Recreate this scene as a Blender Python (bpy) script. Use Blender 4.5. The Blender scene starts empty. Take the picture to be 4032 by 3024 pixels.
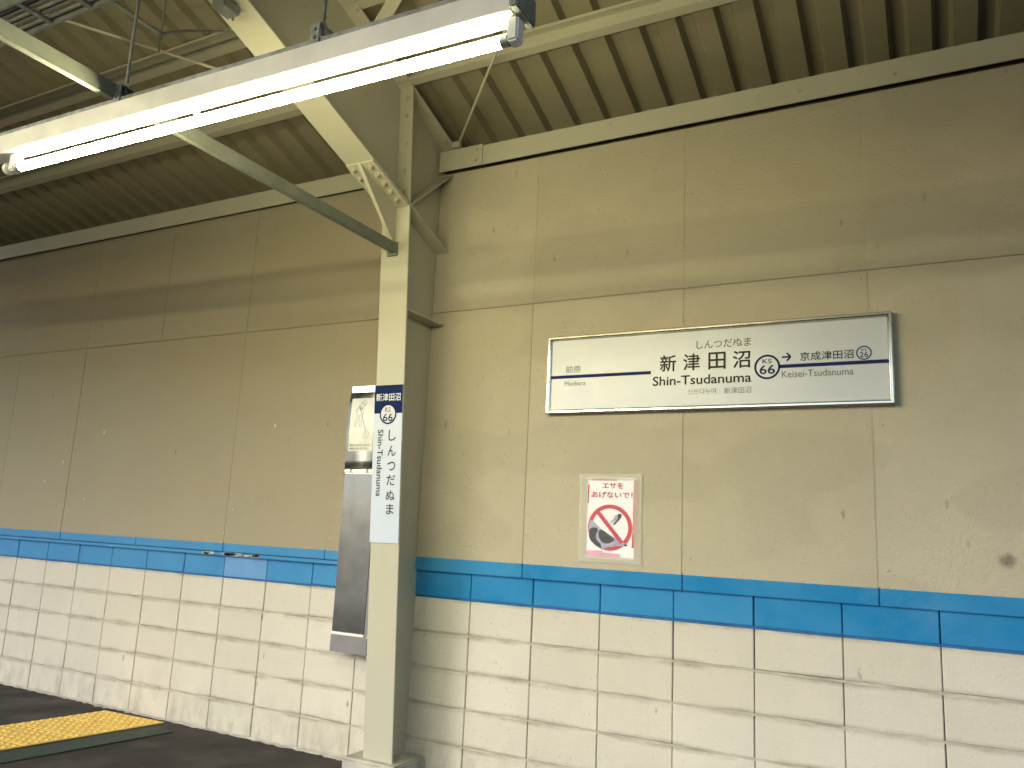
import bpy, bmesh, math, random
from mathutils import Vector, Matrix
random.seed(7)
S = bpy.context.scene
COL = S.collection
R = math.radians

# ------------------------------------------------------------------ camera
cam_d = bpy.data.cameras.new('camera'); cam = bpy.data.objects.new('camera', cam_d); COL.objects.link(cam)
YAW, PITCH, ROLL = 0.4921, 0.1819, 0.0476
cy, sy, cp, sp = math.cos(YAW), math.sin(YAW), math.cos(PITCH), math.sin(PITCH)
fwd = Vector((-sy*cp, cy*cp, sp)); rt = Vector((cy, sy, 0)); up = rt.cross(fwd)
r2 = rt*math.cos(ROLL) + up*math.sin(ROLL); u2 = -rt*math.sin(ROLL) + up*math.cos(ROLL)
m = Matrix((r2, u2, -fwd)).transposed().to_4x4(); m.translation = Vector((6.8124, -4.1179, 1.4069))
cam.matrix_world = m
cam_d.sensor_width = 36.0; cam_d.lens = 3141.4*36/4032; cam_d.clip_end = 2000; cam_d.clip_start = 0.05
S.camera = cam

# ------------------------------------------------------------------ world, sun, exposure
w = bpy.data.worlds.new('World'); S.world = w; w.use_nodes = True
nt = w.node_tree; bg = nt.nodes['Background']
sky = nt.nodes.new('ShaderNodeTexSky'); sky.sky_type = 'NISHITA'; sky.sun_disc = False
SUN_EL, SUN_AZ = R(19), R(220)          # azimuth clockwise from +Y
sky.sun_elevation = SUN_EL; sky.sun_rotation = SUN_AZ
sky.air_density = 1.0; sky.dust_density = 0.5; sky.ozone_density = 2.0
nt.links.new(sky.outputs[0], bg.inputs[0]); bg.inputs[1].default_value = 0.125
sd = bpy.data.lights.new('sun', 'SUN'); sun = bpy.data.objects.new('sun', sd); COL.objects.link(sun)
sd.energy = 1.25; sd.angle = R(24); sd.color = (1.0, 0.97, 0.94)
sdir = Vector((math.sin(SUN_AZ)*math.cos(SUN_EL), math.cos(SUN_AZ)*math.cos(SUN_EL), math.sin(SUN_EL)))
sun.rotation_euler = sdir.to_track_quat('Z', 'Y').to_euler()
S.view_settings.view_transform = 'Standard'; S.view_settings.look = 'None'
S.view_settings.exposure = 1.0; S.view_settings.gamma = 1.0; S.view_settings.use_curve_mapping = False
S.render.engine = 'CYCLES'; S.cycles.max_bounces = 6; S.cycles.diffuse_bounces = 4; S.cycles.glossy_bounces = 3; S.cycles.transparent_max_bounces = 4
S.render.resolution_x = 1024; S.render.resolution_y = 768

# ------------------------------------------------------------------ materials
def lin(c):
    return tuple(((v/255)/12.92 if v/255 <= .04045 else ((v/255+.055)/1.055)**2.4) for v in c)
class N:
    """small node-graph helper"""
    def __init__(s, name):
        s.m = bpy.data.materials.new(name); s.m.use_nodes = True
        s.t = s.m.node_tree; s.b = s.t.nodes['Principled BSDF']
        s.pos = s.t.nodes.new('ShaderNodeNewGeometry').outputs['Position']
    def n(s, typ, **kw):
        o = s.t.nodes.new(typ)
        for k, v in kw.items(): setattr(o, k, v)
        return o
    def l(s, a, b): s.t.links.new(a, b)
    def scale(s, v, vec=None):
        mp = s.n('ShaderNodeVectorMath', operation='MULTIPLY'); s.l(vec or s.pos, mp.inputs[0]); mp.inputs[1].default_value = v
        return mp.outputs[0]
    def noise(s, sc, detail=4, rough=.55, vec=None):
        o = s.n('ShaderNodeTexNoise'); o.inputs['Scale'].default_value = sc; o.inputs['Detail'].default_value = detail
        o.inputs['Roughness'].default_value = rough; s.l(vec or s.pos, o.inputs['Vector']); return o.outputs['Fac']
    def voro(s, sc, vec=None):
        o = s.n('ShaderNodeTexVoronoi'); o.inputs['Scale'].default_value = sc; s.l(vec or s.pos, o.inputs['Vector']); return o.outputs['Distance']
    def ramp(s, f, a, b, lo=0., hi=1.):
        o = s.n('ShaderNodeMapRange'); o.inputs[1].default_value = a; o.inputs[2].default_value = b
        o.inputs[3].default_value = lo; o.inputs[4].default_value = hi; s.l(f, o.inputs[0]); return o.outputs[0]
    def math(s, op, a, b=None):
        o = s.n('ShaderNodeMath', operation=op)
        for i, v in enumerate((a, b)):
            if v is None: continue
            if isinstance(v, (int, float)): o.inputs[i].default_value = v
            else: s.l(v, o.inputs[i])
        return o.outputs[0]
    def mix(s, f, a, b):
        o = s.n('ShaderNodeMix', data_type='RGBA')
        for i, v in ((0, f), (6, a), (7, b)):
            if isinstance(v, (int, float)): o.inputs[i].default_value = v
            elif isinstance(v, tuple): o.inputs[i].default_value = (*v[:3], 1)
            else: s.l(v, o.inputs[i])
        return o.outputs[2]
    def sep(s):
        o = s.n('ShaderNodeSeparateXYZ'); s.l(s.pos, o.inputs[0]); return o.outputs
    def bump(s, h, strength, dist):
        o = s.n('ShaderNodeBump'); o.inputs['Strength'].default_value = strength; o.inputs['Distance'].default_value = dist
        s.l(h, o.inputs['Height']); s.l(o.outputs[0], s.b.inputs['Normal'])
    def col(s, c):
        if isinstance(c, tuple): s.b.inputs['Base Color'].default_value = (*c[:3], 1)
        else: s.l(c, s.b.inputs['Base Color'])
    def set(s, rough=.6, metal=0., spec=None):
        if isinstance(rough, float): s.b.inputs['Roughness'].default_value = rough
        else: s.l(rough, s.b.inputs['Roughness'])
        s.b.inputs['Metallic'].default_value = metal
        if spec is not None: s.b.inputs['Specular IOR Level'].default_value = spec
        return s.m

def simple(name, c, rough=.6, metal=0., var=.12, sc=9., bump=0.):
    g = N(name); f = g.noise(sc, 5)
    d = tuple(v*(1-var) for v in c); l = tuple(min(1, v*(1+var*.6)) for v in c)
    g.col(g.mix(g.ramp(f, .3, .7), d, l))
    if bump: g.bump(g.noise(sc*12, 3), bump, .002)
    return g.set(g.ramp(g.noise(sc*2.3), .3, .7, rough*.88, min(1, rough*1.12)), metal)

CREAM = (.60, .553, .47)
DIRT = (.13, .105, .075)

def wall_paint(name, base, pits=.5, board=False, grey=(0.5, .47, .4)):
    g = N(name); xyz = g.sep()
    oi = g.n('ShaderNodeObjectInfo')
    tone = g.mix(g.math('MULTIPLY', oi.outputs['Random'], .6 if board else .45), base, (base[0]*.84, base[1]*.82, base[2]*.76))
    blot = g.noise(1.7, 4, .62)
    c = g.mix(g.ramp(blot, .40, .68, 0, .34), tone, tuple(v*.76 for v in base))
    # vertical run marks
    stk = g.noise(1, 4, .6, g.scale((9, 1, .9)))
    c = g.mix(g.ramp(stk, .54, .76, 0, .40), c, grey)
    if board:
        # boards left of the column mixed towards a darker brown
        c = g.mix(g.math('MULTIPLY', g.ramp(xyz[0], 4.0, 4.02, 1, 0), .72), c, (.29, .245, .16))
        pt = g.ramp(g.noise(.9, 2, .4, g.scale((1.2, 1, 2.2))), .52, .56)
        c = g.mix(g.math('MULTIPLY', pt, .24), c, tuple(v*.70 for v in base))
        # chipped white specks on the far boards
        ch = g.ramp(g.voro(5.2, g.scale((1, 1, .7))), .04, .058, 1, 0)
        msk = g.math('MULTIPLY', g.ramp(xyz[0], 3.1, 3.5, 1, 0), g.ramp(xyz[2], 2.4, 2.5, 1, 0))
        c = g.mix(g.math('MULTIPLY', g.math('MULTIPLY', ch, msk), .6), c, (.7, .67, .6))
        # one dark rub mark
        dv = g.n('ShaderNodeVectorMath', operation='DISTANCE'); g.l(g.pos, dv.inputs[0]); dv.inputs[1].default_value = (7.07, -.02, 1.38)
        rub = g.ramp(g.math('ADD', dv.outputs['Value'], g.math('MULTIPLY', g.noise(38, 2), .03)), .028, .055, 1, 0)
        c = g.mix(g.math('MULTIPLY', rub, .7), c, (.09, .08, .065))
    # dark pin holes and pock marks, denser next to the steel column
    near = g.ramp(g.math('ABSOLUTE', g.math('SUBTRACT', xyz[0], 4.2)), .2, 1.8, 1., .4)
    vv = g.scale((1, 1, .55))
    pk = g.ramp(g.voro(40, vv), .08, .19, 1, 0)
    keep = g.ramp(g.noise(11, 2), .47, .57)
    pk = g.math('MULTIPLY', g.math('MULTIPLY', pk, keep), g.math('MULTIPLY', near, pits))
    c = g.mix(pk, c, tuple(v*.38 for v in base))
    # sparse larger scuffs
    fine = g.noise(30, 3)
    sc = g.ramp(g.voro(4.6, g.scale((1.5, 1, .55))), .04, .085, 1, 0)
    c = g.mix(g.math('MULTIPLY', g.math('MULTIPLY', sc, g.ramp(fine, .40, .62)), .8), c, DIRT)
    if not board:
        # grime caught along the bed joints, patchy along their length
        fz = g.math('ABSOLUTE', g.math('SUBTRACT', g.math('FRACT', g.math('ADD', g.math('MULTIPLY', xyz[2], 5.), .5)), .5))
        ln = g.ramp(g.math('ADD', fz, g.math('MULTIPLY', g.math('SUBTRACT', fine, .5), .07)),   .02, .14, 1, 0)
        pa = g.ramp(g.noise(1, 3, .6, g.scale((2.6, 1, 5.1))), .40, .62)
        c = g.mix(g.math('MULTIPLY', g.math('MULTIPLY', ln, pa), .85), c, (.25, .215, .165))
        # splash dirt towards the platform, as ragged stains
        sp_ = g.math('MULTIPLY', g.ramp(xyz[2], .0, .34, 1, 0), g.ramp(g.noise(1, 4, .65, g.scale((11, 1, 5))), .42, .70))
        c = g.mix(g.math('MULTIPLY', sp_, .62), c, (.25, .215, .17))
    g.col(c)
    h = g.noise(85 if board else 70, 3, .7)
    g.bump(h, .75, .007 if board else .005)
    return g.set(.74, spec=.25)

M = {}
M['block'] = wall_paint('cream_block_paint', CREAM, .6)
M['board'] = wall_paint('cream_board_paint', (.475, .42, .315), .55, True, (.42, .38, .29))  # darker than the blocks, with the upper wall's weaker light put into the base
BLUE = (.010, .175, .40)
def blue_paint(name, base, pale):
    g = N(name); oi = g.n('ShaderNodeObjectInfo')
    xyz = g.sep(); c = g.mix(g.ramp(g.noise(3.2, 4), .35, .7, 0, .6), base, pale)
    c = g.mix(g.ramp(xyz[0], 3.9, 4.1, .45, 0), c, (.095, .27, .50))
    c = g.mix(g.math('MULTIPLY', g.ramp(oi.outputs['Random'], .75, 1.), .45), c, pale)
    pk = g.math('MULTIPLY', g.ramp(g.voro(44, g.scale((1, 1, .6))), .05, .14, 1, 0), g.ramp(g.noise(9, 3), .5, .6))
    c = g.mix(g.math('MULTIPLY', pk, .55), c, (.01, .045, .13))
    c = g.mix(g.ramp(g.noise(1, 5, .6, g.scale((10, 1, 1.6))), .58, .78, 0, .35), c, (.02, .085, .2))
    c = g.mix(g.math('MULTIPLY', g.ramp(g.noise(2.1, 4, .7), .58, .72), .25), c, (.13, .29, .47))
    g.col(c); g.bump(g.noise(60, 3), .35, .004); return g.set(.7, spec=.15)
M['blue'] = blue_paint('blue_band_paint', BLUE, (.055, .245, .47))
def board_mat():
    """board paint with the blue stripe brushed along its foot"""
    g = N('board_foot'); return g
M['blue_faded'] = blue_paint('faded_blue_paint', (.13, .27, .52), (.24, .36, .56))
M['mortar'] = simple('joint_mortar', (.44, .40, .32), .9, var=.4, sc=5)
M['gap'] = simple('open_joint', (.10, .083, .062), .95, var=.5, sc=7)
M['mortar_blue'] = simple('blue_joint_mortar', (.02, .11, .30), .85, var=.3)
STEEL = (.455, .43, .33)
def steel_paint(name, base, rust=.5):
    g = N(name)
    c = g.mix(g.ramp(g.noise(2.4, 5), .35, .7, 0, .3), base, tuple(v*.8 for v in base))
    c = g.mix(g.ramp(g.noise(1, 5, .6, g.scale((14, 14, 1.2))), .58, .8, 0, .3), c, (.42, .36, .22))
    ch = g.math('MULTIPLY', g.ramp(g.math('ADD', g.voro(9), g.math('MULTIPLY', g.noise(40, 2), .06)), .07, .14, 1, 0), g.ramp(g.noise(4.5, 3), .50, .58))
    c = g.mix(g.math('MULTIPLY', ch, rust), c, (.11, .075, .045))
    g.col(c); g.bump(g.noise(22, 3), .3, .004)
    return g.set(g.ramp(g.noise(5), .3, .7, .38, .55), spec=.4)
M['steel'] = steel_paint('cream_steel_paint', STEEL)
M['sheet'] = steel_paint('roof_sheet_paint', (.25, .222, .145), .35)
M['galv'] = simple('galvanised_steel', (.46, .48, .49), .42, .85, var=.35, sc=22)
M['galv_dull'] = simple('dull_galvanised_steel', (.27, .285, .27), .6, .5, var=.3, sc=14)
M['greybar'] = simple('grey_green_painted_bar', (.15, .16, .13), .55, 0, var=.2, sc=12)
M['white_metal'] = simple('white_enamel', (.82, .78, .74), .38, 0, var=.1, sc=7)
M['white_plastic'] = simple('white_plastic', (.76, .76, .74), .35, 0, var=.05)
M['dark'] = simple('dark_void_paint', (.02, .02, .018), .8)
M['asphalt'] = None
g = N('platform_asphalt'); sp2 = g.noise(160, 3, .7)
c = g.mix(g.ramp(g.noise(1.6, 5), .35, .7), (.021, .0175, .0155), (.036, .030, .027))
c = g.mix(g.ramp(sp2, .55, .72, 0, .5), c, (.07, .063, .057)); c = g.mix(g.ramp(g.noise(.8, 3), .5, .56, 0, .5), c, (.05, .043, .038))
gum = g.ramp(g.voro(5.5), .05, .075, 1, 0); c = g.mix(g.math('MULTIPLY', gum, .6), c, (.11, .10, .095))
g.col(c); g.bump(sp2, .8, .005); M['asphalt'] = g.set(g.ramp(g.noise(2.5, 3), .35, .65, .5, .8), spec=.3)
M['ground'] = simple('track_ballast', (.11, .1, .088), .95, var=.5, sc=16, bump=.8)
g = N('tactile_yellow'); c = g.mix(g.ramp(g.noise(7, 5), .35, .7), (.86, .54, .10), (.92, .65, .16))
c = g.mix(g.ramp(g.noise(40, 4), .58, .75, 0, .5), c, (.45, .28, .06)); c = g.mix(g.ramp(g.noise(3.1, 4, .7), .54, .72, 0, .3), c, (.34, .22, .075)); g.col(c); g.bump(g.noise(110, 3), .3, .002); M['yellow'] = g.set(.5)
M['green'] = simple('dark_green_floor_paint', (.012, .035, .026), .6, var=.35, sc=11, bump=.3)
M['concrete'] = simple('plinth_concrete', (.42, .395, .34), .85, var=.35, sc=8, bump=.5)
g = N('brushed_stainless')
st = g.noise(1, 3, .6, g.scale((3, 3, 160)))
g.col(g.mix(g.ramp(g.noise(5, 4), .3, .7), (.40, .40, .385), (.56, .55, .52)))
g.bump(st, .05, .001); M['stainless'] = g.set(g.ramp(g.noise(7, 4), .3, .7, .2, .34), 1.0)
g = N('stainless_dark_reflection'); g.col(g.mix(g.ramp(g.noise(6, 5), .35, .7), (.075, .084, .092), (.10, .108, .114))); g.bump(g.noise(1, 3, .6, g.scale((3, 3, 160))), .06, .001)  # base darkened to paint in the dark surroundings the door mirrors
M['stainless_door'] = g.set(g.ramp(g.noise(3, 3), .3, .7, .26, .34), 1.0)
M['grey_metal'] = simple('grey_metal_strip', (.17, .165, .17), .45, .3)
g = N('polished_frame'); g.col(g.mix(g.ramp(g.noise(6, 4), .3, .7), (.56, .53, .45), (.72, .69, .6))); M['frame'] = g.set(.16, 1.0)
M['board_white'] = simple('sign_white', (.53, .54, .565), .32, 0, var=.05, sc=3)
M['plate_white'] = simple('plate_white', (.50, .555, .66), .35, 0, var=.03, sc=3)
M['ink'] = simple('black_ink', (.028, .027, .025), .5)
M['ink_grey'] = simple('grey_ink', (.20, .20, .18), .5)
M['navy'] = simple('navy_ink', (.011, .019, .10), .7)
M['navy_plate'] = simple('navy_plate_ink', (.007, .018, .085), .8)
for k_ in ('navy', 'navy_plate', 'ink', 'ink_grey'): M[k_].node_tree.nodes['Principled BSDF'].inputs['Specular IOR Level'].default_value = .15
M['white_ink'] = simple('white_ink', (.78, .80, .80), .45)
M['notice'] = simple('notice_film', (.62, .63, .54), .3, .0)
M['pencil'] = simple('pencil_grey_ink', (.17, .165, .14), .6)
M['paper'] = simple('poster_paper', (.76, .75, .78), .45, 0, var=.06)
M['poster_red'] = simple('poster_red_ink', (.50, .032, .055), .45, 0, var=.2)
M['poster_pink'] = simple('faded_pink_ink', (.72, .36, .47), .5, 0, var=.25)
M['pigeon_dark'] = simple('pigeon_dark_ink', (.035, .03, .045), .5, 0, var=.5, sc=40)
M['pigeon_grey'] = simple('pigeon_lilac_ink', (.34, .34, .47), .5, 0, var=.3, sc=40)
g = N('clear_tape'); g.col((.66, .63, .53)); g.b.inputs['Alpha'].default_value = .45; M['tape'] = g.set(.22)
g = N('lit_tube'); g.col((.9, .9, .85)); g.b.inputs['Emission Color'].default_value = (1., .935, .55, 1); g.b.inputs['Emission Strength'].default_value = 64.; M['tube'] = g.set(.4)
M['rust'] = simple('rusted_label', (.30, .15, .08), .7)

# ------------------------------------------------------------------ mesh helpers
class MB:
    def __init__(s): s.v = []; s.f = []
    def add(s, vs, fs):
        o = len(s.v); s.v += [tuple(v) for v in vs]; s.f += [tuple(i+o for i in f) for f in fs]; return s
    def box(s, a, b):
        (x0, y0, z0), (x1, y1, z1) = a, b
        return s.add([(x0,y0,z0),(x1,y0,z0),(x1,y1,z0),(x0,y1,z0),(x0,y0,z1),(x1,y0,z1),(x1,y1,z1),(x0,y1,z1)],
                     [(0,3,2,1),(4,5,6,7),(0,1,5,4),(1,2,6,5),(2,3,7,6),(3,0,4,7)])
    def prism(s, prof, vec):
        """closed polygon (3-D points) extruded by vec"""
        n = len(prof); v = Vector(vec); p = [Vector(q) for q in prof]
        return s.add(p + [q+v for q in p], [tuple(range(n))[::-1], tuple(range(n, 2*n))] + [(i, (i+1) % n, n+(i+1) % n, n+i) for i in range(n)])
    def cyl(s, a, b, r, n=12, r2=None):
        a, b = Vector(a), Vector(b); d = (b-a).normalized(); t = d.orthogonal().normalized(); q = d.cross(t); r2 = r if r2 is None else r2
        vs = []
        for c_, rr in ((a, r), (b, r2)):
            vs += [c_ + (t*math.cos(2*math.pi*i/n) + q*math.sin(2*math.pi*i/n))*rr for i in range(n)]
        return s.add(vs, [tuple(range(n))[::-1], tuple(range(n, 2*n))] + [(i, (i+1) % n, n+(i+1) % n, n+i) for i in range(n)])
    def mesh(s, name, bevel=0., smooth=False):
        me = bpy.data.meshes.new(name); me.from_pydata(s.v, [], s.f); me.update()
        bm = bmesh.new(); bm.from_mesh(me)
        bmesh.ops.recalc_face_normals(bm, faces=bm.faces)
        if bevel: bmesh.ops.bevel(bm, geom=[e for e in bm.edges if e.is_manifold and e.calc_face_angle(0) > .5], offset=bevel, segments=2, affect='EDGES', clamp_overlap=True)
        bm.to_mesh(me); bm.free()
        if smooth:
            for p in me.polygons: p.use_smooth = True
        return me
    def build(s, name, mat, parent=None, bevel=0., smooth=False):
        return link(name, s.mesh(name, bevel, smooth), mat, parent)
def link(name, me, mat, parent=None):
    o = bpy.data.objects.new(name, me); COL.objects.link(o)
    if not me.materials: me.materials.append(M[mat])
    if parent:
        o.parent = parent; o.matrix_parent_inverse = Matrix.Translation(-parent.location)
    return o
def thing(name, label, cat, loc, group=None):
    o = bpy.data.objects.new(name, None); COL.objects.link(o); o.location = loc; o.empty_display_size = .1
    o['label'] = label; o['category'] = cat
    if group: o['group'] = group
    return o
def box(name, a, b, mat, parent, bevel=0.): return MB().box(a, b).build(name, mat, parent, bevel)

# ------------------------------------------------------------------ setting
X0, X1 = -6.0, 12.0          # built stretch of platform
o = MB().box((X0, -4.7, -1.1), (X1, .6, 0)).build('platform', 'asphalt'); o['kind'] = 'structure'
o = MB().add([(-600,-600,-1.104),(600,-600,-1.104),(600,600,-1.104),(-600,600,-1.104)], [(0,1,2,3)]).build('ground', 'ground'); o['kind'] = 'structure'

# ------------------------------------------------------------------ platform wall: blocks below, boards above
wall = thing('platform_wall', 'long cream painted wall of concrete blocks and rendered boards with a blue band', 'wall', (4, 0, 0))
box('core', (X0, .034, 0), (X1, .22, 3.74), 'gap', wall)
WEBX = 4.01
def block_mesh(wd, ht, name):
    """slightly cushioned face, chamfered rim"""
    c_ = .004; d = .03; x, z = wd/2, ht/2
    mb = MB(); mb.add([(-x,d,-z),(x,d,-z),(x,d,z),(-x,d,z), (-x,c_,-z),(x,c_,-z),(x,c_,z),(-x,c_,z),
                       (-x+c_,0,-z+c_),(x-c_,0,-z+c_),(x-c_,0,z-c_),(-x+c_,0,z-c_)],
                      [(8,9,10,11),(4,5,9,8),(5,6,10,9),(6,7,11,10),(7,4,8,11),(0,1,5,4),(1,2,6,5),(2,3,7,6),(3,0,4,7)])
    return mb.mesh(name)
bm_c = {}; 
for key, mat in (('block', 'block'), ('blue', 'blue')):
    variants = []
    for k in range(3):
        me = block_mesh(.4-.0030-.0012*k, .2-.009-.0015*k, 'concrete_block'); me.materials.append(M[mat]); variants.append(me)
    bm_c[key] = variants
for row in range(6):
    for i in range(int(round(X0/.4)), int(round(X1/.4))):
        xc = i*.4+.2
        o = link('concrete_block', random.choice(bm_c['blue' if row == 5 else 'block']), None, wall)
        if row == 5 and i == 6:
            o.data = o.data.copy(); o.data.materials[0] = M['blue_faded']; o['label'] = 'faded pale blue block'
        o.location = Vector((xc + random.uniform(-.0012, .0012), random.uniform(-.002, .0022), row*.2+.1+random.uniform(-.0012, .0012)))
        o.rotation_euler = (random.uniform(-.003, .003), random.uniform(-.002, .002), random.uniform(-.003, .003))
for row in range(6):
    zc = row*.2
    box('bed_joint', (X0, .0025, zc-.006), (X1, .033, zc+.006), 'mortar_blue' if row == 5 else 'mortar', wall)
# ragged mortar crust along the foot of the wall
mb = MB(); x_ = X0; row_ = []
while x_ < X1:
    row_.append((x_, -.006-abs(random.gauss(0, .012)), .003+random.uniform(0, .010))); x_ += random.uniform(.015, .05)
for (xa, ya, za), (xb, yb_, zb) in zip(row_[:-1], row_[1:]):
    mb.add([(xa, ya, .001), (xb, yb_, .001), (xb, .006, zb+.004), (xa, .006, za+.004)], [(0, 1, 2, 3)])
mb.build('mortar_crust', 'concrete', wall)
# boards: 0.91 m wide, joints counted outward from the column
edges = [WEBX-.004] + [3.307-.915*k for k in range(0, 11)]
edgesR = [WEBX+.004] + [4.738+.912*k for k in range(0, 9)]
spans = [(edges[k+1], edges[k]) for k in range(len(edges)-1)] + [(edgesR[k], edgesR[k+1]) for k in range(len(edgesR)-1)]
PF = -.022                    # face of the boards
BT = 1.228
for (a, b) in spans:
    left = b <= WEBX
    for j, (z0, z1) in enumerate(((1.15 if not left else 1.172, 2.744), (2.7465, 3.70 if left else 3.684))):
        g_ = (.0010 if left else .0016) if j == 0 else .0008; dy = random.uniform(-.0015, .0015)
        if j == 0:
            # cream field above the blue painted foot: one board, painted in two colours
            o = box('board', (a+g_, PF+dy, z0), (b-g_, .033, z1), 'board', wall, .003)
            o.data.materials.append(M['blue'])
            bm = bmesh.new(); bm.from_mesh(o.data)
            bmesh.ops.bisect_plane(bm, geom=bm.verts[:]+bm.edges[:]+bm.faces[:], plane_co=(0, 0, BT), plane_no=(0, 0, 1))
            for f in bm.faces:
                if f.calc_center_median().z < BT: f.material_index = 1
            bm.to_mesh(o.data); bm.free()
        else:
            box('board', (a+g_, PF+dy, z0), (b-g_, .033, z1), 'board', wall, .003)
# painted-over fixing screws beside the joints
sme = MB().cyl((0, 0, 0), (0, -.0025, 0), .0055, 8, .004).mesh('screw'); sme.materials.append(M['mortar'])
for (a, b) in spans:
    if a < -1.5 or b > 9: continue
    for xx in (a+.035, b-.035):
        for zz in (1.30, 1.98, 2.70, 2.79, 3.30):
            if random.random() < .8:
                o = link('screw', sme, None, wall); o.location = Vector((xx+random.uniform(-.008, .008), PF-.0005, zz+random.uniform(-.015, .015)))
# filler drawn into the board joints
for xj in edges[1:] + edgesR[1:]:
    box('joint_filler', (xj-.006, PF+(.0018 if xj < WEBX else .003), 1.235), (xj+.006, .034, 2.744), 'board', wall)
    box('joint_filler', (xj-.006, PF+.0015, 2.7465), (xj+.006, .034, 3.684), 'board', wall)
# blue ledge under the far boards
MB().prism([(X0, -.030, 1.145), (X0, .033, 1.145), (X0, .033, 1.169), (X0, -.030, 1.166)], (WEBX-.01-X0, 0, 0)).build('ledge', 'blue', wall)
# torn paint patch on the ledge
pz = MB()
for k in range(22):
    x_ = 2.40+random.uniform(-.2, .34); z_ = random.uniform(1.148, 1.166); r_ = random.uniform(.006, .022)
    pz.add([(x_+r_*math.cos(t)*1.8, -.0315, max(1.146, min(1.167, z_+r_*math.sin(t)*.6))) for t in (0, 1.1, 2.2, 3.2, 4.2, 5.3)], [(0,1,2,3,4,5)])
pz.build('bare_patch', 'mortar', wall)

# ------------------------------------------------------------------ canopy frame: tapered column with haunched rafter
fr = thing('canopy_frame', 'cream painted tapered steel column with bolted haunch and sloping canopy rafter', 'column', (WEBX, -.25, 0))
def D(z): return -.25 - .068*z
FX0, FX1 = 3.91, 4.11
TF = .014
ZK = 3.285                    # knee height
ZB = lambda y: 3.13 + .339*abs(y)      # rafter soffit
ZT = lambda y: 3.87 + .33*abs(y)       # rafter top
YEND = -4.5
# column front flange (full height to rafter top), web
zt = ZT(-.53)
MB().prism([(FX0, D(.12), .12), (FX1, D(.12), .12), (FX1, D(zt), zt), (FX0, D(zt), zt)], (0, TF, 0)).build('front_flange', 'steel', fr, .002)
MB().prism([(WEBX-.005, D(.12)+TF, .12), (WEBX-.005, .033, .12), (WEBX-.005, .033, 3.87), (WEBX-.005, D(zt)+TF, zt-.02)], (.010, 0, 0)).build('web', 'steel', fr)
# rafter web, soffit flange, top flange
yk = D(ZK)
MB().prism([(WEBX-.005, D(3.4)-.0, ZB(D(3.4))+.012), (WEBX-.005, YEND, ZB(YEND)+.012), (WEBX-.005, YEND, ZT(YEND)-.012), (WEBX-.005, D(zt), zt-.012)], (.010, 0, 0)).build('rafter_web', 'steel', fr)
def sloped(name, y0, y1, zf, x0, x1, th, mat='steel', parent=fr, bev=.002):
    return MB().prism([(x0, y0, zf(y0)), (x0, y1, zf(y1)), (x0, y1, zf(y1)+th), (x0, y0, zf(y0)+th)], (x1-x0, 0, 0)).build(name, mat, parent, bev)
sloped('rafter_soffit', yk, YEND, ZB, FX0, FX1, .012)
sloped('rafter_top_flange', -.0, YEND, lambda y: ZT(y)-.012, FX0, FX1, .012)
# cover plate over the soffit next to the knee
sloped('cover_plate', yk-.004, -.84, lambda y: ZB(y)-.011, FX0+.002, FX1-.002, .0105)
# stiffeners in the column web, right and left of it
for (xa, xb) in ((WEBX+.005, FX1), (FX0, WEBX-.005)):
    MB().prism([(xa, yk+TF, ZB(yk)), (xa, -.0225, ZB(.0225)), (xa, -.0225, ZB(.0225)+.012), (xa, yk+TF, ZB(yk)+.012)], (xb-xa, 0, 0)).build('stiffener', 'steel', fr, .0015)
    MB().prism([(xa, yk+TF+.02, ZK+.02), (xa, -.03, 3.66), (xa, -.03, 3.672), (xa, yk+TF+.02, ZK+.032)], (xb-xa, 0, 0)).build('stiffener', 'steel', fr, .0015)
    MB().box((xa, D(2.66)+TF, 2.655), (xb, -.0225, 2.667)).build('stiffener', 'steel', fr, .0015)
# haunch gusset under the soffit
MB().prism([(WEBX-.005, D(3.03), 3.03), (WEBX-.005, -.845, ZB(-.845)-.011), (WEBX-.005, yk, ZB(yk)-.011)], (.010, 0, 0)).build('gusset', 'steel', fr)
# gusset edge flange
a_, b_ = Vector((0, D(3.03)-.004, 3.03)), Vector((0, -.845, ZB(-.845)-.012)); n_ = (b_-a_).cross(Vector((1, 0, 0))).normalized()*.008
MB().prism([(WEBX-.012, *a_.yz), (WEBX-.012, *b_.yz), (WEBX-.012, *(b_+n_).yz), (WEBX-.012, *(a_+n_).yz)], (.024, 0, 0)).build('gusset_edge', 'steel', fr)
def bolt(p, nrm, r=.015):
    p, nrm = Vector(p), Vector(nrm).normalized()
    mb = MB(); mb.cyl(p, p+nrm*.004, r*1.35, 14); mb.cyl(p+nrm*.004, p+nrm*.016, r, 6); mb.cyl(p+nrm*.016, p+nrm*.024, r*.6, 10)
    return mb.build('bolt', 'steel', fr, .0012)
sn = Vector((0, -.339, -1)).normalized()
for yy in (-.808, -.742, -.676, -.610, -.548):
    bolt((4.068, yy, ZB(yy)-.011), sn); bolt((3.945, yy, ZB(yy)-.011), sn)
for zz in (3.96, 3.85, 3.675, 3.505, 3.38):
    bolt((4.07, D(zz), zz), (0, -1, -.068), .013)
for yy in (-.40, -.31, -.17, -.10):
    bolt((4.075, yy, ZT(yy)-.012), sn, .012)
# concrete plinth
pl = MB().box((3.795, -.305, 0), (4.16, -.004, .12))
pl.build('plinth', 'concrete', fr, .012)

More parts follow.
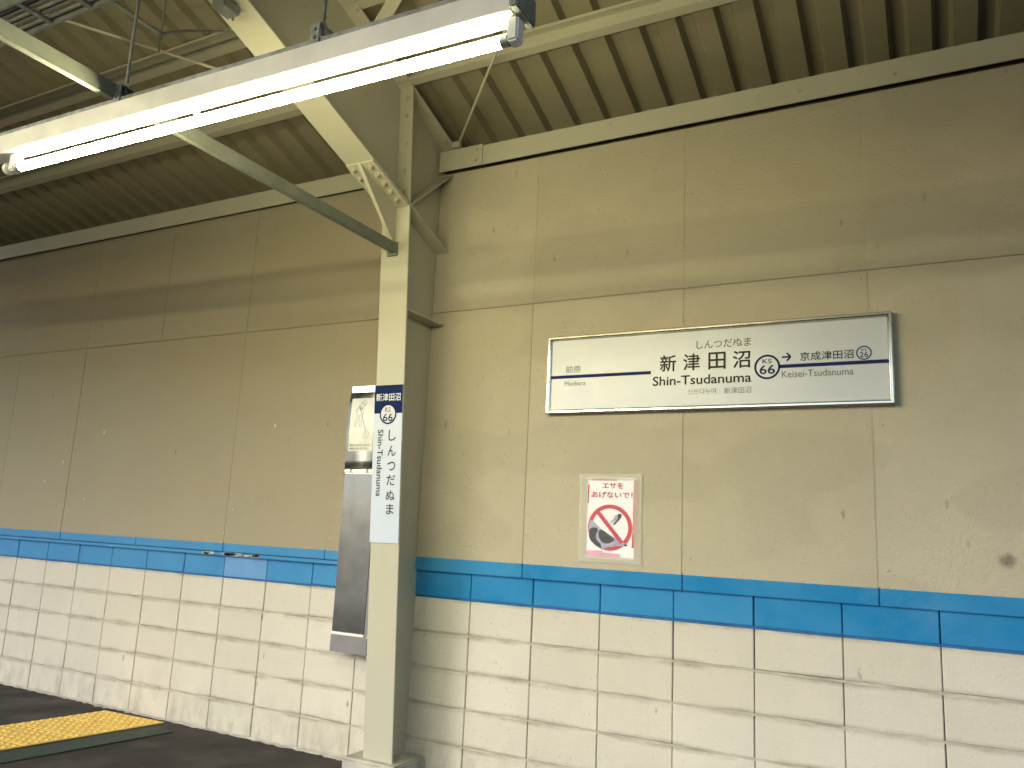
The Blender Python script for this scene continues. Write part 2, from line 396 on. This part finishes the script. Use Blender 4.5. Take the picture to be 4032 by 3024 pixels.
# ------------------------------------------------------------------ eave girt along the wall top
eg = thing('eave_girt', 'cream steel channel running along the top of the wall under the roof', 'beam', (4, -.06, 3.7))
for (a, b) in ((X0, 3.93), (4.31, X1)):
    MB().box((a, -.075, 3.682), (b, -.066, 3.812)).build('face', 'steel', eg, .0015)
    MB().box((a, -.066, 3.800), (b, .06, 3.812)).build('top_flange', 'steel', eg)
o = box('splice_plate', (4.035, -.082, 3.678), (4.355, -.0755, 3.819), 'steel', eg, .001)
for zz in (3.715, 3.785):
    MB().cyl((4.31, -.082, zz), (4.31, -.096, zz), .012, 6).build('bolt', 'steel', eg, .001)

# ------------------------------------------------------------------ canopy roof: purlins and folded sheet
rf = thing('canopy_roof', 'sloping roof of folded beige steel sheet on channel purlins above the platform', 'roof', (4, -2, 4.4))
pitch = .2; xs = []; 
mb = MB(); x_ = 5.24 - pitch*57
prof = []
while x_ < X1:
    prof += [(x_-.052, 0), (x_+.052, 0), (x_+.072, .052), (x_+.128, .052)]
    x_ += pitch
ZS = lambda y: 3.992 - .33*y
ys = [.23, -1., -2.5, -3.6, -4.7]
vs = []; fs = []
for (px, dz) in prof:
    for y in ys: vs.append((px, y, ZS(y)+dz))
n_ = len(ys)
for i in range(len(prof)-1):
    for j in range(n_-1): fs.append((i*n_+j, i*n_+j+1, (i+1)*n_+j+1, (i+1)*n_+j))
mb.add(vs, fs); sheet = mb.build('folded_sheet', 'sheet', rf)
so = sheet.modifiers.new('thick', 'SOLIDIFY'); so.thickness = .003; so.offset = 1
# closure behind the rib ends
box('closure_strip', (X0, .20, 3.72), (X1, .206, 4.02), 'galv_dull', rf)
def purlin(y0):
    z0 = 3.872 + .33*abs(y0); w_ = .068; h_ = .114
    pr_ = [(0, y0, z0), (0, y0-w_, z0), (0, y0-w_, z0+.018), (0, y0-w_+.004, z0+.018), (0, y0-w_+.004, z0+.005), (0, y0-.005, z0+.005),
           (0, y0-.005, z0+h_-.005), (0, y0-w_+.004, z0+h_-.005), (0, y0-w_+.004, z0+h_-.018), (0, y0-w_, z0+h_-.018), (0, y0-w_, z0+h_), (0, y0, z0+h_)]
    return MB().prism([(X0, p[1], p[2]) for p in pr_], (X1-X0, 0, 0)).build('purlin', 'steel', rf)
for y0 in (-.515, -1.04, -1.75, -2.5, -3.25, -4.0): purlin(y0)
# unseen board added to block daylight from the upper wall
MB().box((X0, -4.60, 3.50), (X1, -4.55, 5.50)).build('daylight_blocker', 'steel', rf)
# bracing rods and flat brace in the roof plane
def tube(name, pts, r, mat, parent, n=8):
    mb = MB()
    for a, b in zip(pts[:-1], pts[1:]): mb.cyl(a, b, r, n)
    return mb.build(name, mat, parent)
tube('brace_rod', [(4.135, -.025, 3.885), (5.25, -1.16, 4.10), (6.6, -2.53, 4.62)], .008, 'steel', rf)
box('rod_lug', (4.10, -.05, 3.855), (4.16, -.024, 3.895), 'steel', rf)
tube('brace_rod', [(2.30, -1.88, 4.22), (3.93, -.40, 3.86)], .009, 'steel', rf)
tube('brace_rod', [(2.0, -1.2, 4.22), (1.1, -3.4, 4.9)], .009, 'steel', rf)
MB().prism([(4.18, -1.02, 4.13), (4.25, -.985, 4.12), (5.65, -1.82, 4.40), (5.58, -1.86, 4.41)], (0, 0, .006)).build('flat_brace', 'steel', rf)

# ------------------------------------------------------------------ lamp
TLT = -.0165                                    # the row droops slightly to the right
lamp = thing('fluorescent_lamp', 'lit tube lamp in a white housing hung under the canopy', 'lamp', (4.5, -2.3, 2.9))
LY = -2.30
def tz(x, z): return z + TLT*(x-4.5)
def run(name, prof, xa, xb, mat, bev=0., parent=lamp):
    pa = [(xa, y, tz(xa, z)) for y, z in prof]; pb = Vector((xb-xa, 0, TLT*(xb-xa)))
    return MB().prism(pa, pb).build(name, mat, parent, bev)
HX0, HX1 = 3.17, 5.80
run('housing', [(LY-.046, 2.886), (LY-.049, 2.962), (LY-.042, 2.968), (LY+.042, 2.968), (LY+.052, 2.962), (LY+.052, 2.904), (LY+.030, 2.886), (LY-.004, 2.886)], HX0, HX1, 'white_metal', .002)
run('end_cap', [(LY-.06, 2.885), (LY-.06, 2.972), (LY+.06, 2.972), (LY+.06, 2.885)], HX1, HX1+.028, 'galv_dull', .004)
run('rail', [(LY-.03, 2.9685), (LY-.03, 2.995), (LY+.03, 2.995), (LY+.03, 2.9685)], HX0-.41, HX1-.02, 'galv', .001)
tb = MB().cyl((3.405, LY, tz(3.405, 2.824)), (5.75, LY, tz(5.75, 2.824)), .0185, 20).build('tube', 'tube', lamp, 0, True)
for xe, sgn in ((3.405, -1), (5.75, 1)):
    tip = MB().cyl((xe, LY, tz(xe, 2.824)), (xe+.025*sgn, LY, tz(xe, 2.824)), .0195, 16); tip.build('tube_cap', 'galv', lamp)
    hx = sorted((xe+.026*sgn, xe+.062*sgn))
    MB().box((hx[0], LY-.022, tz(xe, 2.806)), (hx[1], LY+.022, tz(xe, 2.884))).build('lamp_holder', 'white_plastic', lamp, .006)
    if sgn < 0:
        MB().cyl((xe-.075, LY, tz(xe, 2.83)), (xe-.105, LY, tz(xe, 2.83)), .026, 14).build('lamp_holder', 'white_plastic', lamp, .006)
box('starter_clip', (4.47, LY-.02, tz(4.48, 2.852)), (4.49, LY+.0, tz(4.48, 2.876)), 'white_plastic', lamp)
box('rating_label', (3.19, LY-.0595, tz(3.2, 2.915)), (3.26, LY-.058, tz(3.2, 2.945)), 'rust', lamp)
for hx_ in (4.04, 5.05):
    zt_ = tz(hx_, 2.996)
    MB().box((hx_-.02, LY-.036, zt_-.028), (hx_+.02, LY-.0305, zt_+.055)).box((hx_-.02, LY+.0305, zt_-.028), (hx_+.02, LY+.036, zt_+.055)).box((hx_-.02, LY-.0305, zt_+.05), (hx_+.02, LY+.0305, zt_+.055)).build('hanger_bracket', 'galv', lamp, .001)
    for q in (.0, .03): MB().cyl((hx_, LY-.036, zt_+q), (hx_, LY-.041, zt_+q), .007, 6).build('bolt', 'galv_dull', lamp)
    MB().cyl((hx_, LY, zt_+.03), (hx_, LY, 4.66), .0065, 10).build('hanger_rod', 'galv_dull', lamp)
    MB().cyl((hx_, LY, zt_+.055), (hx_, LY, zt_+.072), .013, 6).build('nut', 'galv', lamp)

# unseen lamps added: empty housing to shade the wall, lit one to brighten it
lamp['label'] = 'lit tube lamp in a white housing hung in front of the column top'
def lamp_copy(dx, dy, dz, label, lit):
    r = lamp.copy(); COL.objects.link(r); r.location = lamp.location + Vector((dx, dy, dz)); r['label'] = label
    for ch in list(lamp.children):
        if not lit and ch.name.startswith(('tube', 'starter')): continue          # the added shade caster gets no tube
        c_ = ch.copy(); COL.objects.link(c_); c_.parent = r; c_.matrix_parent_inverse = Matrix.Translation(-lamp.location)
    r['group'] = lamp['group'] = 'tube lamps under the canopy'
lamp_copy(-3.06, 0, .05, 'unseen lamp housing without tube, added to shade the wall', False)
lamp_copy(-1.45, -1.9, .062, 'unseen lit tube lamp added to brighten the upper wall and roof', True)

# ------------------------------------------------------------------ horizontal bar from the column to the lamp rail
bar = thing('support_arm', 'grey green steel angle bar reaching out from the column over the lamp', 'bar', (4.0, -.4, 3.0))
MB().box((3.999, -3.6, 3.0), (4.030, -.456, 3.006)).build('flat_leg', 'greybar', bar, .001)
MB().box((4.024, -3.6, 3.0065), (4.030, -.456, 3.062)).build('upright_leg', 'greybar', bar, .001)
MB().box((3.965, -.468, 2.985), (4.036, -.4565, 3.07)).build('end_plate', 'greybar', bar, .001)

# ------------------------------------------------------------------ cable tray over the lamp
ct = thing('cable_tray', 'galvanised cable tray with grey cables under the roof sheet', 'cable tray', (3, -2.2, 3.72))
for yy in (-2.30, -2.125): MB().box((X0, yy-.006, 3.70), (X1, yy+.006, 3.76)).build('side_rail', 'galv_dull', ct)
k = -20
for k in range(-8, 26):
    xx = 2.55 + .295*k
    if X0 < xx < X1 and xx < 8: MB().box((xx-.013, -2.294, 3.701), (xx+.013, -2.131, 3.712)).build('rung', 'galv_dull', ct)
for yy, rr in ((-2.155, .009), (-2.185, .012), (-2.215, .008), (-2.243, .012), (-2.272, .009)):
    MB().cyl((X0, yy, 3.713+rr), (X1, yy, 3.713+rr), rr, 8).build('cable', 'grey_metal' if rr > .01 else 'galv_dull', ct)
for xx in (-1.2, 1.8, 4.9, 7.6):
    for yy in (-2.316, -2.112): MB().cyl((xx, yy, 3.69), (xx, yy, 4.66), .005, 8).build('hanger_rod', 'galv_dull', ct)

# ------------------------------------------------------------------ conduit
cd = thing('wiring_conduit', 'thin grey conduit crossing under the roof to a junction box on the rafter', 'conduit', (3.0, -1.5, 4.1))
tube('conduit_pipe', [(2.55, -2.6, 4.46), (2.985, -1.47, 4.11)], .014, 'galv_dull', cd)
MB().cyl((2.97, -1.50, 4.12), (3.0, -1.43, 4.10), .022, 12).build('elbow', 'galv_dull', cd, .004)
tube('cable', [(2.985, -1.46, 4.11), (3.25, -1.50, 4.03), (3.6, -1.50, 3.93), (3.93, -1.74, 3.735), (4.0, -1.81, 3.725)], .007, 'grey_metal', cd)
box('junction_box', (3.965, -1.90, 3.700), (4.045, -1.80, 3.742), 'galv_dull', cd, .004)
MB().cyl((3.02, -1.47, 3.98), (3.02, -1.47, 4.52), .006, 8).build('hanger_rod', 'galv_dull', cd)

# ------------------------------------------------------------------ flat print helpers
def text(name, s, x0, x1, z0, z1, y, mat, parent, bold=0., rot=0, keep=False):
    """lettering fitted into the box x0..x1, z0..z1 on the plane y (facing -y); rot in degrees, clockwise"""
    cu = bpy.data.curves.new(name, 'FONT'); cu.body = s; cu.size = 1.; cu.offset = bold; cu.resolution_u = 3
    to = bpy.data.objects.new(name, cu); COL.objects.link(to)
    bpy.context.view_layer.update()
    dg = bpy.context.evaluated_depsgraph_get()
    me = bpy.data.meshes.new_from_object(to.evaluated_get(dg)); bpy.data.objects.remove(to); bpy.data.curves.remove(cu)
    a = R(-rot); ca, sa = math.cos(a), math.sin(a)
    pts = [(v.co.x*ca - v.co.y*sa, v.co.x*sa + v.co.y*ca) for v in me.vertices]
    ax, bx_ = min(p[0] for p in pts), max(p[0] for p in pts); az, bz = min(p[1] for p in pts), max(p[1] for p in pts)
    kx = (x1-x0)/(bx_-ax); kz = (z1-z0)/(bz-az)
    if keep: kx = kz = min(kx, kz)
    cx_, cz_ = (x0+x1)/2, (z0+z1)/2
    for v, p in zip(me.vertices, pts): v.co = (cx_+(p[0]-(ax+bx_)/2)*kx, y, cz_+(p[1]-(az+bz)/2)*kz)
    me.materials.clear()
    return link(name, me, mat, parent)
def poly(name, pts, y, mat, parent):
    return MB().add([(p[0], y, p[1]) for p in pts], [tuple(range(len(pts)))]).build(name, mat, parent)
def ring(name, cx_, cz_, ro, ri, y, mat, parent, n=48, kx=1., a0=0, a1=2*math.pi):
    full = abs(a1-a0-2*math.pi) < 1e-6; mb = MB(); vs = []
    for i in range(n+1):
        t = a0+(a1-a0)*i/n
        vs += [(cx_+ro*kx*math.cos(t), y, cz_+ro*math.sin(t)), (cx_+ri*kx*math.cos(t), y, cz_+ri*math.sin(t))]
    return mb.add(vs, [(2*i, 2*i+2, 2*i+3, 2*i+1) for i in range(n)]).build(name, mat, parent)
def disc(name, cx_, cz_, r, y, mat, parent, kx=1., n=40):
    return poly(name, [(cx_+r*kx*math.cos(2*math.pi*i/n), cz_+r*math.sin(2*math.pi*i/n)) for i in range(n)], y, mat, parent)
def strokes(name, lines, wd, y, mat, parent):
    mb = MB()
    for ln in lines:
        for (a, b) in zip(ln[:-1], ln[1:]):
            d = Vector((b[0]-a[0], b[1]-a[1])); 
            if d.length < 1e-6: continue
            d.normalize(); n = Vector((-d.y, d.x))*wd/2
            mb.add([(a[0]+n.x, y, a[1]+n.y), (b[0]+n.x, y, b[1]+n.y), (b[0]-n.x, y, b[1]-n.y), (a[0]-n.x, y, a[1]-n.y)], [(0,1,2,3)])
    return mb.build(name, mat, parent)

# ------------------------------------------------------------------ station name sign on the wall
sg = thing('station_name_sign', 'wide white station name sign with polished metal frame on the wall', 'sign', (5.76, -.05, 2.07))
SX0, SX1, SZ0, SZ1 = 4.862, 6.662, 2.070, 2.518
SY = -.05
fwid = .024
def mitre(p0, p1, q0, q1, name):
    """one mitred, rounded frame length from outer edge p0-p1 to inner edge q0-q1"""
    mb = MB(); prof = [(0, .028), (0, -.010), (.25, -.017), (.6, -.017), (.75, -.013), (.8, -.0135), (1, -.006), (1, .012)]
    vs = []
    for (a, b) in ((p0, q0), (p1, q1)):
        for t, dy in prof: vs.append((a[0]+(b[0]-a[0])*t, SY+dy, a[1]+(b[1]-a[1])*t))
    n = len(prof)
    mb.add(vs, [(i, i+1, n+i+1, n+i) for i in range(n-1)] + [tuple(range(n)), tuple(range(n, 2*n))]).build(name, 'frame', sg)
oc = [(SX0, SZ0), (SX1, SZ0), (SX1, SZ1), (SX0, SZ1)]; ic = [(SX0+fwid, SZ0+fwid), (SX1-fwid, SZ0+fwid), (SX1-fwid, SZ1-fwid), (SX0+fwid, SZ1-fwid)]
for i in range(4): mitre(oc[i], oc[(i+1) % 4], ic[i], ic[(i+1) % 4], 'frame_bar')
box('panel', (SX0+.01, SY, SZ0+.01), (SX1-.01, -.0235, SZ1-.01), 'board_white', sg)
TY = SY-.0012
poly('route_line', [(4.886, 2.272), (5.478, 2.272), (5.478, 2.290), (4.886, 2.290)], TY, 'navy', sg)
poly('route_line', [(6.142, 2.269), (6.638, 2.269), (6.638, 2.287), (6.142, 2.287)], TY, 'navy', sg)
ring('station_number_ring', 6.085, 2.279, .0635, .053, TY, 'navy', sg)
text('station_number', 'KS', 6.062, 6.108, 2.297, 2.320, TY, 'navy', sg, .01)
text('station_number', '66', 6.047, 6.123, 2.242, 2.289, TY, 'navy', sg, .015)
text('kana_lettering', 'しんつだぬま', 5.725, 6.007, 2.394, 2.440, TY, 'ink_grey', sg, .012)
for ch, xa in zip('新津田沼', (5.527, 5.654, 5.788, 5.913)):
    text('name_lettering', ch, xa, xa+.090, 2.281, 2.372, TY, 'ink', sg, .014)
text('roman_lettering', 'Shin-Tsudanuma', 5.489, 6.007, 2.206, 2.257, TY, 'ink', sg, .012)
text('small_lettering', '신쓰다누마', 5.680, 5.832, 2.152, 2.183, TY, 'ink_grey', sg, 0)
text('small_lettering', '新津田沼', 5.869, 6.006, 2.150, 2.183, TY, 'ink_grey', sg, 0)
text('previous_station_lettering', '前原', 4.975, 5.068, 2.303, 2.343, TY, 'ink_grey', sg, .004)
text('previous_station_lettering', 'Maebara', 4.971, 5.098, 2.229, 2.255, TY, 'ink_grey', sg, 0)
text('next_station_lettering', '京成津田沼', 6.243, 6.489, 2.300, 2.345, TY, 'ink', sg, .008)
text('next_station_lettering', 'Keisei-Tsudanuma', 6.155, 6.486, 2.220, 2.255, TY, 'ink_grey', sg, .006)
ring('next_station_ring', 6.534, 2.324, .0345, .029, TY, 'navy', sg)
text('next_station_number', 'KS', 6.522, 6.546, 2.333, 2.346, TY, 'navy', sg, 0)
text('next_station_number', '26', 6.515, 6.553, 2.303, 2.328, TY, 'navy', sg, .005)
strokes('arrow', [[(6.157, 2.325), (6.198, 2.325)], [(6.180, 2.345), (6.199, 2.325), (6.180, 2.305)]], .0085, TY, 'navy', sg)

# ------------------------------------------------------------------ narrow name plate on the column
np_ = thing('column_name_plate', 'narrow white vertical name plate with navy head on the steel column', 'sign', (4.01, -.36, 1.3))
def yb(z): return D(z)-.0045
PX0, PX1, PZ0, PZ1 = 3.908, 4.109, 1.305, 2.212
MB().prism([(PX0, yb(PZ0)-.002, PZ0), (PX1, yb(PZ0)-.002, PZ0), (PX1, yb(PZ1)-.002, PZ1), (PX0, yb(PZ1)-.002, PZ1)], (0, .005, 0)).build('plate', 'plate_white', np_)
def onplate(o, lift):
    for v in o.data.vertices: v.co.y = yb(v.co.z)-.002-lift
    return o
onplate(poly('navy_head', [(PX0+.0005, 2.046), (PX1-.0005, 2.046), (PX1-.0005, PZ1-.0005), (PX0+.0005, PZ1-.0005)], 0, 'navy_plate', np_), .0006)
onplate(ring('number_ring', 4.009, 2.042, .060, .050, 0, 'navy_plate', np_), .0012)
onplate(disc('number_disc', 4.009, 2.042, .0505, 0, 'board_white', np_), .0014)
onplate(text('station_number', 'KS', 3.988, 4.026, 2.053, 2.081, 0, 'navy_plate', np_, .0), .0022)
onplate(text('station_number', '66', 3.974, 4.044, 1.999, 2.044, 0, 'navy_plate', np_, .01), .0022)
onplate(text('kanji_lettering', '新津田沼', 3.920, 4.096, 2.118, 2.163, 0, 'white_ink', np_, .006), .0014)
for ch, zc, hh, ww in (('し', 1.917, .062, .052), ('ん', 1.829, .060, .058), ('つ', 1.740, .052, .056), ('だ', 1.661, .060, .060), ('ぬ', 1.575, .056, .062), ('ま', 1.497, .060, .052)):
    onplate(text('kana_lettering', ch, 4.044-ww/2, 4.044+ww/2, zc-hh/2, zc+hh/2, 0, 'ink', np_, .008), .0012)
onplate(text('roman_lettering', 'Shin-Tsudanuma', 3.941, 3.980, 1.566, 1.952, 0, 'ink', np_, .01, 90), .0012)

# ------------------------------------------------------------------ stainless case beside the column
bx = thing('stainless_case', 'tall narrow stainless steel wall case with notice behind the column', 'locker', (3.62, -.06, .63))
CX0, CX1, CY = 3.478, 3.762, -.10
box('body', (CX0+.004, CY+.004, .635), (CX1-.002, -.0235, 2.28), 'stainless', bx, .002)
# upper lid bows forward a little
mb = MB(); vs = []; nn = 10
for i in range(nn+1):
    t = i/nn; z = 1.745 + (2.282-1.745)*t; bow = -.012*math.sin(math.pi*t)
    if t > .8: bow += .02*((t-.8)/.2)**2
    for xx in (CX0, CX1): vs.append((xx, CY-.001+bow, z))
mb.add(vs, [(2*i, 2*i+1, 2*i+3, 2*i+2) for i in range(nn)])
lid = mb.build('lid', 'stainless', bx, 0, True); so = lid.modifiers.new('t', 'SOLIDIFY'); so.thickness = .003; so.offset = -1
def lidY(z):
    t = (z-1.745)/(2.282-1.745); return CY-.001-.012*math.sin(math.pi*t) + (.02*((t-.8)/.2)**2 if t > .8 else 0)
box('hinge', (CX0, CY-.006, 1.722), (CX1, CY+.002, 1.742), 'white_metal', bx, .003)
for xx in (3.525, 3.655): box('hinge_pin', (xx, CY-.008, 1.720), (xx+.012, CY+.002, 1.744), 'grey_metal', bx, .002)
box('door', (CX0+.006, CY-.003, .752), (CX1-.030, CY+.003, 1.716), 'stainless_door', bx, .002)
box('door_edge', (CX1-.028, CY-.003, .752), (CX1-.004, CY+.003, 1.716), 'grey_metal', bx, .001)
box('sill', (CX0+.004, CY-.007, .735), (CX1-.030, CY+.003, .749), 'white_metal', bx, .003)
box('foot', (CX0, CY-.003, .632), (CX1, CY+.0035, .732), 'grey_metal', bx, .003)
# notice film with a line drawing of a member of staff with a grabber
ZN = [2.198-.0425*i for i in range(9)]
mb = MB(); mb.add([(x, lidY(z)-.0012, z) for z in ZN for x in (3.500, 3.690)], [(2*i, 2*i+1, 2*i+3, 2*i+2) for i in range(8)])
nf = mb.build('notice', 'notice', bx)
def onlid(o, lift=.0022):
    for v in o.data.vertices: v.co.y = lidY(v.co.z)-lift
    return o
def npx(x, y):      # drawing grid (zoomed notice) -> lid
    return (3.500 + (x-360)/(790-360)*.19, 2.198 - (y-400)/(1300-400)*.344)
L = [[(560,450),(585,433),(630,460),(637,490),(615,525),(545,478),(560,450)], [(552,470),(625,510)], [(545,480),(530,520),(545,548),(575,552),(605,520)],
     [(520,515),(490,545),(470,570),(452,610),(465,630),(480,615),(500,580),(515,560)], [(475,620),(470,680),(555,692),(600,640),(600,600),(575,555)],
     [(470,680),(470,760),(440,870),(470,880),(500,770),(515,690)], [(515,700),(540,790),(540,880),(575,880),(570,780),(555,692)], [(500,540),(600,640),(585,665),(560,660)],
     [(525,530),(535,590),(555,600),(570,570)], [(655,945),(690,955),(715,990),(712,1030),(690,1070),(650,1085),(625,1050),(620,1030),(640,960),(655,945)], [(650,1000),(670,1015),(650,1050)], [(670,960),(655,1010)]]
onlid(strokes('staff_drawing', [[npx(*p) for p in l] for l in L], .0016, 0, 'pencil', bx))
onlid(strokes('staff_drawing', [[npx(*p) for p in l] for l in [[(505,540),(555,650),(652,945)], [(515,545),(545,630)], [(555,565),(570,590)]]], .0036, 0, 'pencil', bx))
onlid(text('notice_lettering', '線路上に物を落とされた方は', 3.512, 3.672, 1.890, 1.903, 0, 'ink', bx, 0))
onlid(text('notice_lettering', '駅係員にお申し付け下さい。', 3.510, 3.660, 1.868, 1.881, 0, 'ink', bx, 0))

# ------------------------------------------------------------------ taped poster
po = thing('taped_poster', 'white feeding ban poster with red prohibition ring taped to the wall', 'poster', (5.25, -.023, 1.28))
PY = PF-.0035
def pp(x, y):        # poster grid (zoomed poster) -> wall
    u = (x-375)/(1050-375); return (5.118 + u*.272, 1.718 - (y-270)/(1390-270)*.43)
mb = MB(); nn = 8; vs = []
for i in range(nn+1):
    for j in range(nn+1):
        vs.append((5.116+.278*i/nn, PY-.0015*abs(math.sin(i*1.9+j*2.7)), 1.284+.434*j/nn))
mb.add(vs, [(i*(nn+1)+j, (i+1)*(nn+1)+j, (i+1)*(nn+1)+j+1, i*(nn+1)+j+1) for i in range(nn) for j in range(nn)]); pa = mb.build('paper', 'paper', po, 0, True)
IY = PY-.0026
poly('red_border', [pp(1040,300), pp(1092,305), pp(1085,900), pp(1060,1230), pp(1025,1235), pp(1035,900)], IY, 'poster_red', po)
poly('red_border', [pp(388,380), pp(408,380), pp(402,640), pp(384,640)], IY, 'poster_red', po)
poly('red_border', [pp(374,980), pp(384,980), pp(382,1290), pp(372,1290)], IY, 'poster_pink', po)
poly('red_border', [pp(440,288), pp(800,292), pp(800,315), pp(440,318)], IY, 'poster_red', po)
poly('pink_foot', [pp(380,1300), pp(600,1290), pp(640,1318), pp(860,1325), pp(880,1375), pp(620,1385), pp(378,1365)], IY, 'poster_pink', po)
a, b = pp(595, 430), pp(895, 345); text('poster_lettering', 'エサを', a[0], b[0], a[1], b[1], IY, 'poster_red', po, .018)
a, b = pp(440, 562), pp(1025, 472); text('poster_lettering', 'あげないで！', a[0], b[0], a[1], b[1], IY, 'poster_red', po, .018)
# pigeon print
def smooth(pts, k=3):
    for _ in range(k):
        q = []
        for i in range(len(pts)):
            a, b = pts[i], pts[(i+1) % len(pts)]
            q += [(a[0]*.75+b[0]*.25, a[1]*.75+b[1]*.25), (a[0]*.25+b[0]*.75, a[1]*.25+b[1]*.75)]
        pts = q
    return pts
def blob(pts, mat, y, name='bird_print'): return poly(name, [pp(*p) for p in smooth(pts)], y, mat, po)
c0 = pp(715, 970)
ring('prohibition_ring', c0[0], c0[1], .122, .101, IY, 'poster_red', po, 56, 1.03)
blob([(425,860),(470,880),(580,985),(700,1060),(820,1120),(955,1190),(960,1215),(880,1215),(700,1225),(610,1290),(590,1260),(500,1220),(420,1130),(415,1000)], 'pigeon_grey', IY-.0004)
blob([(430,990),(520,970),(560,1010),(515,1080),(530,1150),(600,1210),(605,1270),(520,1225),(435,1150),(420,1060)], 'pigeon_dark', IY-.0008)
blob([(560,1000),(640,1020),(720,1080),(800,1130),(740,1180),(650,1200),(590,1160),(555,1090)], 'pigeon_dark', IY-.0009)
blob([(920,1185),(965,1190),(955,1215),(925,1212)], 'pigeon_dark', IY-.0010)
blob([(830,770),(885,785),(865,830),(830,880),(760,950),(770,900),(815,870),(820,810)], 'pigeon_dark', IY-.0004)
blob([(785,800),(820,790),(830,850),(790,880),(760,890),(720,920),(730,880),(770,850)], 'pigeon_grey', IY-.0006)
strokes('prohibition_bar', [[pp(545, 765), pp(890, 1175)]], .021, IY-.0013, 'poster_red', po)
# strips of clear tape
def tape(x0, x1, z0, z1, dy=0., sk=.003):
    poly('tape', [(x0, z0), (x1, z0+sk), (x1+sk, z1), (x0-.001, z1-sk)], IY-.0020-dy, 'tape', po)
tape(5.070, 5.428, 1.700, 1.737); tape(5.078, 5.122, 1.290, 1.712, .0005); tape(5.388, 5.430, 1.420, 1.722, .0007); tape(5.392, 5.432, 1.270, 1.43, .001); tape(5.084, 5.440, 1.264, 1.295, .0012, -.004)

# ------------------------------------------------------------------ tactile paving running out from the wall
tile_me = None
def make_tile():
    me = MB().box((-.1455, -.1455, 0), (.1455, .1455, .006)).mesh('tactile_tile', .0015); me.materials.append(M['yellow']); return me
def make_domes():
    mb = MB()
    for i in range(5):
        for j in range(5):
            mb.cyl((-.116+.058*i, -.116+.058*j, .0061), (-.116+.058*i, -.116+.058*j, .0125), .0145, 10, .009)
    me = mb.mesh('dots'); me.materials.append(M['yellow']); return me
tme, dme = make_tile(), make_domes()
for me in (tme, dme):                      # the strip meets the wall askew, its tiles cut to suit
    for v in me.vertices: x_, y_ = v.co.x, v.co.y; v.co.x = x_*.998 + y_*.165; v.co.y = x_*.05 + y_*.986
tp = thing('tactile_paving', 'strip of yellow dotted tactile tiles on the dark platform', 'paving', (1.76, -.1, .0))
ang = R(-7.5); ux = Vector((.998, .05, 0)); uy = Vector((-.165, -.986, 0))
org = Vector((1.475, -.085, .001))
for i in range(2):
    for j in range(11):
        p = org + ux*(.295*(i+.5)) + uy*(.298*(j+.5))
        t_ = bpy.data.objects.new('tile', tme); d_ = bpy.data.objects.new('dots', dme)
        for o in (t_, d_): COL.objects.link(o)
        t_.parent = tp; t_.location = p - tp.location; t_.rotation_euler = (random.uniform(-.002, .002), random.uniform(-.002, .002), random.uniform(-.002, .002))
        d_.parent = t_; d_['kind'] = 'stuff'
gs = MB(); ga = Vector((2.10, -.15, 0)); gb = ga + uy*3.4
gs.add([(ga.x, ga.y, .005), (ga.x+.20, ga.y-.03, .005), (gb.x+.26, gb.y, .005), (gb.x, gb.y, .005)], [(0,1,2,3)])
o = gs.build('floor_stripe', 'green'); o['label'] = 'dark green painted stripe beside the yellow tactile tiles'; o['category'] = 'floor marking'
